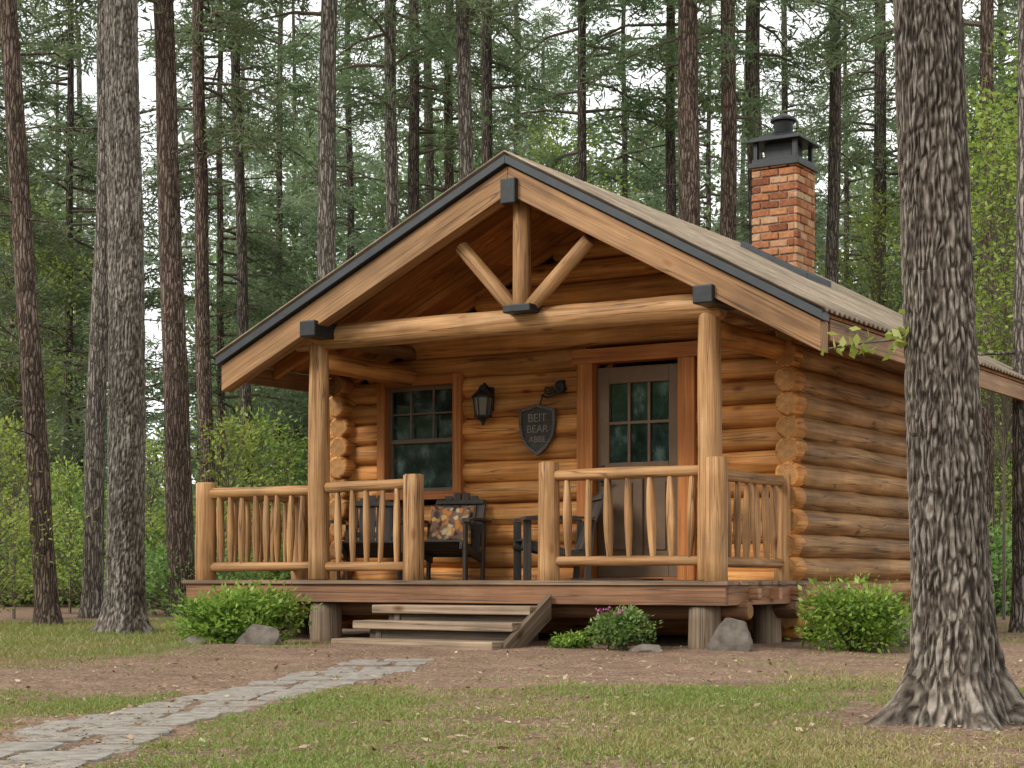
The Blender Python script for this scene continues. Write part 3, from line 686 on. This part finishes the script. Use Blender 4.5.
# ---------------------------------------------------------------- vegetation
LB=leafmat('shrub_leaf',((.07,.14,.018),(.21,.35,.045),(.37,.52,.095)),.4,.25)
LY=leafmat('bright_leaf',((.12,.18,.03),(.30,.39,.07),(.50,.56,.15)),.5,.3)
LU=leafmat('undergrowth_leaf',((.08,.14,.035),(.20,.31,.075),(.34,.45,.15)),.5,.5)
LP=leafmat('pine_needle',((.075,.115,.052),(.175,.24,.11),(.30,.37,.19)),.5,.4)
LPF=leafmat('haze_paled_pine_needle',((.13,.18,.10),(.25,.32,.185),(.39,.46,.29)),.5,.35)  # needles paled with distance: haze is painted into the colour
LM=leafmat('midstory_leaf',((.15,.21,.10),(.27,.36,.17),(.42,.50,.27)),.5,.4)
LFAR=leafmat('haze_paled_foliage',((.22,.29,.20),(.36,.44,.31),(.50,.57,.44)),.5,.3)  # palest greens, haze over the far wood put into the leaf colour
TWIG=plain('twig_bark',(.13,.105,.08),.9,ns=30)
PINK=leafmat('pink_petal',((.30,.04,.15),(.5,.12,.3),(.65,.35,.5)),.3,0)
def leafy(name,seed,H,R,ncl,nl,leaf,mats,base=.0,cr=.16,flat=.5,shape=1.0,flower=0):
    global rng
    rng=np.random.default_rng(seed); Qs=[];T=[];MI=[]
    for i in range(ncl):
        th=rng.uniform(0,2*math.pi); ph=rng.uniform(0,1); rr=R*math.sqrt(rng.uniform(.1,1))*(.75+.5*rng.random())
        zmax=H*max(.15,(1-(rr/R/1.3)**2))**.5
        z=base+(zmax-base)*(1-ph**1.8*.85)*rng.uniform(.85,1.08)
        if base>0: z=base+(H-base)*rng.random(); rr=R*math.sqrt(rng.random())*math.sin(math.pi*min(.98,(z-base)/(H-base)*.8+.15))
        c=np.array([rr*math.cos(th),rr*math.sin(th),max(z,.03)])
        k=int(nl*rng.uniform(.6,1.4)); pts=c+rng.normal(size=(k,3))*np.array([cr,cr,cr*.6])
        pts[:,2]=np.maximum(pts[:,2],.01)
        d=nrm(pts-c+rng.normal(0,.05,(k,3)))+np.array([0,0,.15])
        s=leaf*rng.uniform(.6,1.3,k)
        Qs.append(leaves(pts,d,s*.55,s,flat))
        ct=rng.uniform(.15,.75); T.append(np.clip(ct+rng.normal(0,.16,k)+(pts[:,2]-c[2])/cr*.12,0,1)); MI.append(np.zeros(k))
        if base>0:
            b0=np.array([0,0,max(base*.7,c[2]-.25*H*rng.random()-.2)]); mid=(b0+c)/2+rng.normal(0,.04*R,3)+np.array([0,0,.03*H]); r_=.009
        else:
            b0=np.array([c[0]*.08,c[1]*.08,0]); mid=(b0+c)/2+rng.normal(0,.05*R,3)+np.array([0,0,.1*H]); r_=max(.003,.009*R)
        for p,q,ra,rb in((b0,mid,r_,r_*.7),(mid,c,r_*.7,r_*.3)):
            Qs.append(limbq(p,q,ra,rb)); T.append(np.full(4,.5)); MI.append(np.ones(4))
    if flower:
        k=flower*14; cs=np.stack([rng.normal(0,R*.5,flower),rng.normal(0,R*.5,flower),rng.uniform(.6,1.1,flower)*H],1)
        c=np.repeat(cs,14,0)+rng.normal(0,.012,(k,3)); Qs.append(leaves(c,rng.normal(size=(k,3)),.02,.03)); T.append(rng.random(k)); MI.append(np.full(k,2))
    if base>0:
        Qs.append(limbq((0,0,-.1),(0,0,base+.75*(H-base)),.03,.010)); T.append(np.full(4,.5)); MI.append(np.ones(4))
    me=quadmesh(name,np.concatenate(Qs),np.concatenate(T),np.concatenate(MI),mats); return me
def place(name,me,loc,sc=1,rot=0,label=None,cat=None,group=None):
    o=bpy.data.objects.new(name,me); o.location=loc; o.scale=(sc,sc,sc) if not hasattr(sc,'__len__') else sc; o.rotation_euler=(0,0,rot); COL.objects.link(o)
    if label: tag(o,label,cat,group)
    return o
place('shrub',leafy('shrub',101,.50,.42,100,40,.066,[LB,TWIG],cr=.10),V(-2.52,15.6),(.88,.88,.92),0,'low bright green leafy shrub beside the deck','shrub')
place('shrub',leafy('shrub',107,.50,.34,70,40,.064,[LB,TWIG],cr=.10),V(-2.20,15.9),(.85,.85,.95),0,'low bright green leafy shrub beside the deck','shrub')
place('shrub',leafy('shrub',102,.58,.42,125,40,.062,[LB,TWIG],cr=.10),V(2.80,14.5),(.84,.84,.92),0,'rounded bright green shrub by the side wall','shrub')
place('flowering_plant',leafy('flowering_plant',103,.32,.22,70,36,.045,[LU,TWIG,PINK],cr=.05,flower=16),V(.91,14.55),1,0,'small leafy plant with pink flowers below the deck','plant')
place('small_plant',leafy('small_plant',104,.13,.12,30,30,.04,[LB,TWIG],cr=.04),V(.49,14.75),1,0,'small green plant on bare soil below the deck','plant')
# --- trees
BG=barkmat('bark_grey',(.045,.038,.032),(.175,.15,.127),(.33,.29,.25),24)
BR=barkmat('bark_reddish',(.038,.026,.02),(.13,.093,.073),(.24,.18,.145),26)
BD=barkmat('bark_dark',(.032,.026,.021),(.11,.09,.075),(.20,.167,.14),26)
BF=barkmat('bark_furrowed_grey',(.03,.025,.020),(.15,.128,.108),(.33,.295,.255),detail=True)
BF2=barkmat('bark_furrowed_brown',(.03,.024,.019),(.145,.118,.095),(.30,.26,.22),detail=True)
def bigtrunk(name,base,r,H,lean,seg,zs,amp,k,flare,seed,bm_,roots=5):
    vs=[];fur=[];bx_,by_,_=base; sd=Vector((seed*3.1,seed*1.7,0)); ph=random.uniform(0,6)
    for z in zs:
        t=z/H; cxx=lean[0]*t+.03*math.sin(z*.8+seed); cyy=lean[1]*t
        rb=r*(1-.45*t)
        for j in range(seg):
            a=2*math.pi*j/seg; ca,sa=math.cos(a),math.sin(a)
            fl=math.exp(-max(z,-.05)/.14)*flare*(.6+1.3*max(0,math.sin(roots*a+ph+.6*math.sin(2*a)))**1.5)+math.exp(-max(z,0)/.8)*flare*.18
            rr=rb+fl
            p=Vector((ca*r,sa*r,z))
            w1=noise.noise_vector(Vector((p.x*9,p.y*9,p.z*4))+sd); w2=noise.noise_vector(Vector((p.x*40,p.y*40,p.z*14))+sd)
            q=Vector((p.x*k,p.y*k,p.z*k*.15))+sd+w1*.75+w2*.4
            ds,_p=noise.voronoi(q); f=min((ds[1]-ds[0])/.36,1.0)
            n1=noise.noise(Vector((p.x*70,p.y*70,p.z*22))+sd); n2=noise.noise(Vector((p.x*30,p.y*30,p.z*30))+sd)
            f=max(0,min(1,f*.72+n1*.40+n2*.25+.12))
            fur.append(f)
            rr+=amp*(f-.5)+r*.06*noise.noise(Vector((ca*1.2,sa*1.2,z*.7))+sd)
            vs.append((cxx+rr*ca,cyy+rr*sa,z))
    n=len(zs); idx=np.arange(n*seg).reshape(n,seg); nx=np.roll(idx,-1,1)
    fc=np.stack([idx[:-1],nx[:-1],nx[1:],idx[1:]],-1).reshape(-1,4)
    me=bpy.data.meshes.new('trunk'); me.from_pydata(vs,[],fc.tolist()); a=me.attributes.new('fur','FLOAT','POINT'); a.data.foreach_set('value',np.array(fur,dtype=np.float32))
    me.polygons.foreach_set('use_smooth',np.ones(len(fc),bool)); me.materials.append(bm_)
    o=bpy.data.objects.new('trunk',me); COL.objects.link(o); return o
def conifer(seed,H,L,nb,ncl,nn,nl=.20,nw=.026,base=0.0):
    global rng
    rng=np.random.default_rng(seed); Qs=[];T=[];MI=[]
    for i in range(nb):
        z0=min(max(H*(i/nb)**.85+rng.normal(0,.2),0),H*.985); fr=z0/H
        ln=L*(1-fr)**.6*rng.uniform(.45,1.1)+.4; az=rng.uniform(0,2*math.pi); dr=np.array([math.cos(az),math.sin(az),0]); sd=np.array([-dr[1],dr[0],0])
        up=rng.uniform(.0,.35); dp=rng.uniform(.25,.6)
        f=lambda t: dr*ln*t+np.array([0,0,z0+ln*(up*t-dp*t*t)])
        ts=[0,.35,.7,1.0]
        for a,b in zip(ts[:-1],ts[1:]):
            Qs.append(limbq(f(a),f(b),.03*(1-a)+.006,.03*(1-b)+.006)); T.append(np.full(4,.4)); MI.append(np.ones(4))
        k=max(4,int(ncl*ln/L)); t=rng.uniform(.22,1.02,k); off=rng.normal(0,1,k)*.24*ln*(1.15-t)
        c=dr*ln*t[:,None]+sd*off[:,None]; c[:,2]+=z0+ln*(up*t-dp*t*t)-np.abs(off)*.25+rng.normal(0,.08,k)
        bt=rng.uniform(.2,.65)
        for cc,oo,tt in zip(c,off,t):
            if rng.random()<.3: 
                Qs.append(limbq(f(max(tt-.12,0)),cc,.007,.003)); T.append(np.full(4,.4)); MI.append(np.ones(4))
        cn=np.repeat(c,nn,0); dd=rng.normal(size=(k*nn,3))+dr*.5+sd*np.sign(np.repeat(off,nn))[:,None]*.4; dd[:,2]=dd[:,2]*.7-.1; dd=nrm(dd)
        s=nl*rng.uniform(.5,1.4,k*nn); cen=cn+dd*s[:,None]*.5+rng.normal(0,.09,(k*nn,3))
        Qs.append(leaves(cen,dd,nw,s)); T.append(np.clip(bt+np.repeat(rng.normal(0,.14,k),nn)+rng.normal(0,.1,k*nn)+dd[:,2]*.15,0,1)); MI.append(np.zeros(k*nn))
    return np.concatenate(Qs),np.concatenate(T),np.concatenate(MI)
CR=[quadmesh('crown',*conifer(200+i,11,2.6,64,26,14,.20,.036),[LP,TWIG]) for i in range(3)]
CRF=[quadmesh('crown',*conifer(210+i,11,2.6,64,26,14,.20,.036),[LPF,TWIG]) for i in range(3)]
CRH=[quadmesh('crown',*conifer(220+i,9,2.4,40,20,13,.20,.036),[LP,TWIG]) for i in range(2)]
def trunk(r,H,lean,mat,seed,seg=16,tw=8):
    vs=[];fs=[];rg=random.Random(seed); n=46; sd=Vector((seed*1.3,0,0))
    zs=[-.1,0,.08,.2,.4]+[.7+(H-.7)*(i/(n-1)) for i in range(n)]
    for z in zs:
        t=max(z,0)/H; cx_=lean[0]*t+.08*noise.noise(Vector((z*.25,seed,0))); cy_=lean[1]*t+.08*noise.noise(Vector((z*.25,seed,7)))
        for j in range(seg):
            a=2*math.pi*j/seg; ca,sa=math.cos(a),math.sin(a)
            rr=r*(1.02-.6*t)*(1+.07*noise.noise(Vector((ca,sa,z*1.2))+sd))+r*.5*math.exp(-max(z,0)/.22)*(.7+.5*math.sin(4*a+seed))
            vs.append((cx_+rr*ca,cy_+rr*sa,z))
    for i in range(len(zs)-1):
        for j in range(seg): fs.append((i*seg+j,i*seg+(j+1)%seg,(i+1)*seg+(j+1)%seg,(i+1)*seg+j))
    for k in range(tw):
        z=rg.uniform(2.2,9); a=rg.uniform(0,6.3); t=z/H; p=np.array([lean[0]*t,lean[1]*t,z]); d=np.array([math.cos(a),math.sin(a),rg.uniform(-.3,.3)]); l=rg.uniform(.35,1.3)
        m_=p+d*l*.55; q=p+d*l+np.array([0,0,rg.uniform(-.3,.1)])
        for qd in np.concatenate([limbq(p,m_,.02,.011),limbq(m_,q,.011,.004)]):
            b=len(vs); vs+= [tuple(v) for v in qd]; fs.append((b,b+1,b+2,b+3))
    me=bpy.data.meshes.new('trunk'); me.from_pydata(vs,[],fs); me.polygons.foreach_set('use_smooth',np.ones(len(fs),bool)); me.materials.append(mat)
    o=bpy.data.objects.new('trunk',me); COL.objects.link(o); return o
def tree(b,dep,wpx,dx,mat,label,crown_z,H=20,cs=1.0,hi=False,seed=0):
    r=wpx/F*dep/2; lean_lat=dx/F*dep*H/((575-70)/F*dep)
    lean=(CA*lean_lat,SA*lean_lat)
    e=empty('pine_tree',bearing(b,dep),label,'tree','tall trees in the woodland')
    o=trunk(r,H,lean,mat,seed); o.parent=e
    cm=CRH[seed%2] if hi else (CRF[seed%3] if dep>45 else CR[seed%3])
    c=bpy.data.objects.new('crown',cm); COL.objects.link(c); c.parent=e
    t=crown_z/H; c.location=(lean[0]*t,lean[1]*t,crown_z); c.rotation_euler=(0,0,seed*1.7); c.scale=(cs,cs,cs)
    return e
lg='tall straight pine with grey bark and high crown'; lr='tall straight pine with reddish brown bark'; ld='slender dark-barked pine in the woodland'
front=[(48,22,23,-33,BR),(92,26,21,12,BG),(183,27,27,-16,BR),(208,33,17,-8,BR),(251,35,13,-13,BD),(321,27,22,6,BG),(391,30,16,0,BG),(414,36,15,0,BD),(430,41,13,-2,BD),(449,38,13,0,BR),(465,28,18,0,BG),(487,34,15,0,BD),
 (582,33,12,0,BD),(671,34,13,0,BD),(690,27,26,-2,BR),(729,30,20,0,BR),(757,32,20,-2,BD),(834,33,16,0,BD),(878,38,17,2,BD),(905,42,14,0,BD),(985,28,18,2,BR),(1024,19,24,2,BG)]
for i,(b,d,wp,dx,mt) in enumerate(front):
    tree(b,d,wp,dx,mt,{id(BG):lg,id(BR):lr,id(BD):ld}[id(mt)],(9.2 if d<29 else 8.4+ (i%3)*.8),H=20,hi=True,seed=i+1)
rg=random.Random(5)
mid=[(8,40),(66,38),(78,56),(222,42),(297,52),(352,46),(520,46),(545,58),(620,44),(705,52),(786,46),(850,50),(925,52),(950,46),(1005,44),(1045,36),(-25,34),(-60,45),(1080,48),(240,60),(330,60),(470,58),(740,60),(970,60),(275,48)]
for i,(b,d) in enumerate(mid):
    tree(b,d,rg.uniform(7,11),rg.uniform(-5,5),BD if i%3 else BR,ld,rg.uniform(2.6,6.0),H=18,cs=rg.uniform(.9,1.25),seed=50+i)
zs=np.concatenate([np.linspace(-.08,.6,90),np.linspace(.608,3.4,380),np.linspace(3.6,16,40)])
e=empty('pine_tree',V(1.835,7.4),'thick tree with deeply furrowed bark and flared roots','tree')
lt=-.30
o=bigtrunk('trunk',V(0,0),.150,16,(CA*lt*1.1,SA*lt*1.1),250,zs,.012,46,.13,2,BF2); o.parent=e
c=bpy.data.objects.new('crown',CRH[1]); COL.objects.link(c); c.parent=e; c.location=(CA*lt*.6,SA*lt*.6,7.0)
def twig(seed,pts,nl,leaf,mats):
    global rng
    rng=np.random.default_rng(seed); Qs=[];T=[];MI=[]
    for a,b in zip(pts[:-1],pts[1:]):
        Qs.append(limbq(a,b,.006,.004)); T.append(np.full(4,.5)); MI.append(np.ones(4))
    P_=np.array(pts); k=nl; i=rng.integers(0,len(pts)-1,k); t=rng.random(k)[:,None]; c=P_[i]*(1-t)+P_[i+1]*t+rng.normal(0,.03,(k,3)); d=rng.normal(size=(k,3)); d[:,2]-=.4
    Qs.append(leaves(c,d,leaf*.6,leaf*rng.uniform(.7,1.3,k),.5)); T.append(rng.uniform(.3,1,k)); MI.append(np.zeros(k))
    return quadmesh('leafy_twig',np.concatenate(Qs),np.concatenate(T),np.concatenate(MI),mats)
def vl(l,z,d=0): return (CA*l-SA*d,SA*l+CA*d,z)
o=bpy.data.objects.new('leafy_twig',twig(301,[vl(-.13,1.66),vl(-.25,1.60,-.05),vl(-.38,1.585,-.06),vl(-.52,1.56,-.08)],55,.055,[LY,TWIG])); COL.objects.link(o); o.parent=e
zs=np.concatenate([np.linspace(-.08,.6,40),np.linspace(.62,7.2,330),np.linspace(7.5,20,30)])
e=empty('pine_tree',bearing(127,19),'thick pine with pale grey furrowed bark','tree')
lt=-.15
o=bigtrunk('trunk',V(0,0),.205,20,(CA*lt,SA*lt),130,zs,.014,30,.09,5,BF); o.parent=e
c=bpy.data.objects.new('crown',CRH[0]); COL.objects.link(c); c.parent=e; c.location=(0,0,8.4)
U=[leafy('undergrowth_shrub',400+i,H,R,95,50,.12,[LU,TWIG],cr=.3) for i,(H,R) in enumerate(((2.0,1.3),(2.8,1.5),(1.4,1.6)))]
YS=[leafy('sapling',420+i,H,R,nc,34,.09,[LY,TWIG],base=b,cr=.22) for i,(H,R,b,nc) in enumerate(((3.0,1.0,.3,75),(7.6,1.5,3.3,150)))]
BL=[leafy('broadleaf_tree',430+i,13,3.2,130,70,.24,[LM,TWIG],base=3.0,cr=.65) for i in range(2)]
for i in range(50):
    b=rg.uniform(-60,1090); d=rg.uniform(27,50)
    if 300<b<800 and i%2: b=rg.uniform(-20,310)
    place('undergrowth_shrub',U[i%3],bearing(b,d),rg.uniform(.7,1.25),rg.uniform(0,6),'leafy green woodland shrub among tree trunks','shrub','woodland undergrowth')
for b,d,k,s in((-6,22,0,.8),(14,25,0,.9),(70,29,0,.8),(150,32,0,1.0),(228,31,0,1.1),(262,34,0,1.2),(285,38,0,1.2),(1022,25,1,1.0),(1000,30,0,1.1),(988,33,1,1.1),(560,42,1,1.5),(600,44,1,1.3),(20,36,1,1.1),(1060,22,1,1.0),(880,36,1,1.1),(1004,23.5,1,.9)):
    place('sapling',YS[k],bearing(b,d),s,rg.uniform(0,6),'young broadleaf sapling with bright green leaves','sapling','young saplings at the wood edge')
for i,(b,d) in enumerate(((-20,50),(40,57),(255,58),(320,50),(385,58),(440,52),(505,60),(600,62),(655,54),(720,58),(790,54),(865,60),(930,50),(1000,56),(1060,50),(980,38))):
    place('broadleaf_tree',BL[i%2],bearing(b,d),rg.uniform(.8,1.1),rg.uniform(0,6),'leafy mid-green broadleaf tree among the pines','tree','broadleaf trees in the woodland')
for x,y,k,s in((-9,-15,1,2.3),(-13.5,-17,0,2.6),(-18,-14,1,2.2),(-6,-19,0,2.4),(-12,-22,1,3.0),(-22,-20,1,3.0)):  # unseen shrubs, added so the glass panes reflect greenery
    place('undergrowth_shrub',U[k],(x,y,0),s,rg.uniform(0,6),'tall leafy green shrub added unseen for pane reflections','shrub','unseen shrubs added for glass reflections')
# far wood
Qs=[];T=[];MI=[]
base=[conifer(500+i,15,3.4,60,10,7,.6,.13) for i in range(3)]
rng=np.random.default_rng(76)
for i in range(62):
    b=-120+1260*(i+rg.random())/62; d=rg.uniform(64,95); x,y,_=bearing(b,d); q,t,mi=base[i%3]; a=rg.uniform(0,6.28); s=rg.uniform(.7,1.2)
    if 125<b<200: s*=.42
    R=np.array([[math.cos(a),-math.sin(a),0],[math.sin(a),math.cos(a),0],[0,0,1]]); q=(q@R.T)*s+np.array([x,y,rg.uniform(.0,1.5)])
    Qs+=[q,limbq((x,y,0),(x,y,17*s),.18*s,.07)]; T+=[t,np.full(4,.5)]; MI+=[mi,np.ones(4)]
k=60000; dep=rng.uniform(52,75,k); bb=rng.uniform(-250,1270,k); lat=(bb-512)/F*dep; z=rng.random(k)**1.6*(2.2+2.2*vnoise(bb*.02,dep*.2,8))
c=np.stack([CX+CA*lat-SA*dep,CY+SA*lat+CA*dep,z],1); Qs.append(leaves(c,rng.normal(size=(k,3)),.16,.30)); T.append(np.clip(vnoise(bb*.05,z*1.5,9)*.8+rng.normal(.1,.15,k),0,1)); MI.append(np.zeros(k))
o=bpy.data.objects.new('far_wood',quadmesh('far_wood',np.concatenate(Qs),np.concatenate(T),np.concatenate(MI),[LFAR,BD])); COL.objects.link(o); o['kind']='stuff'; tag(o,'green mass of distant woodland trees, haze painted into the leaf colour','woodland')
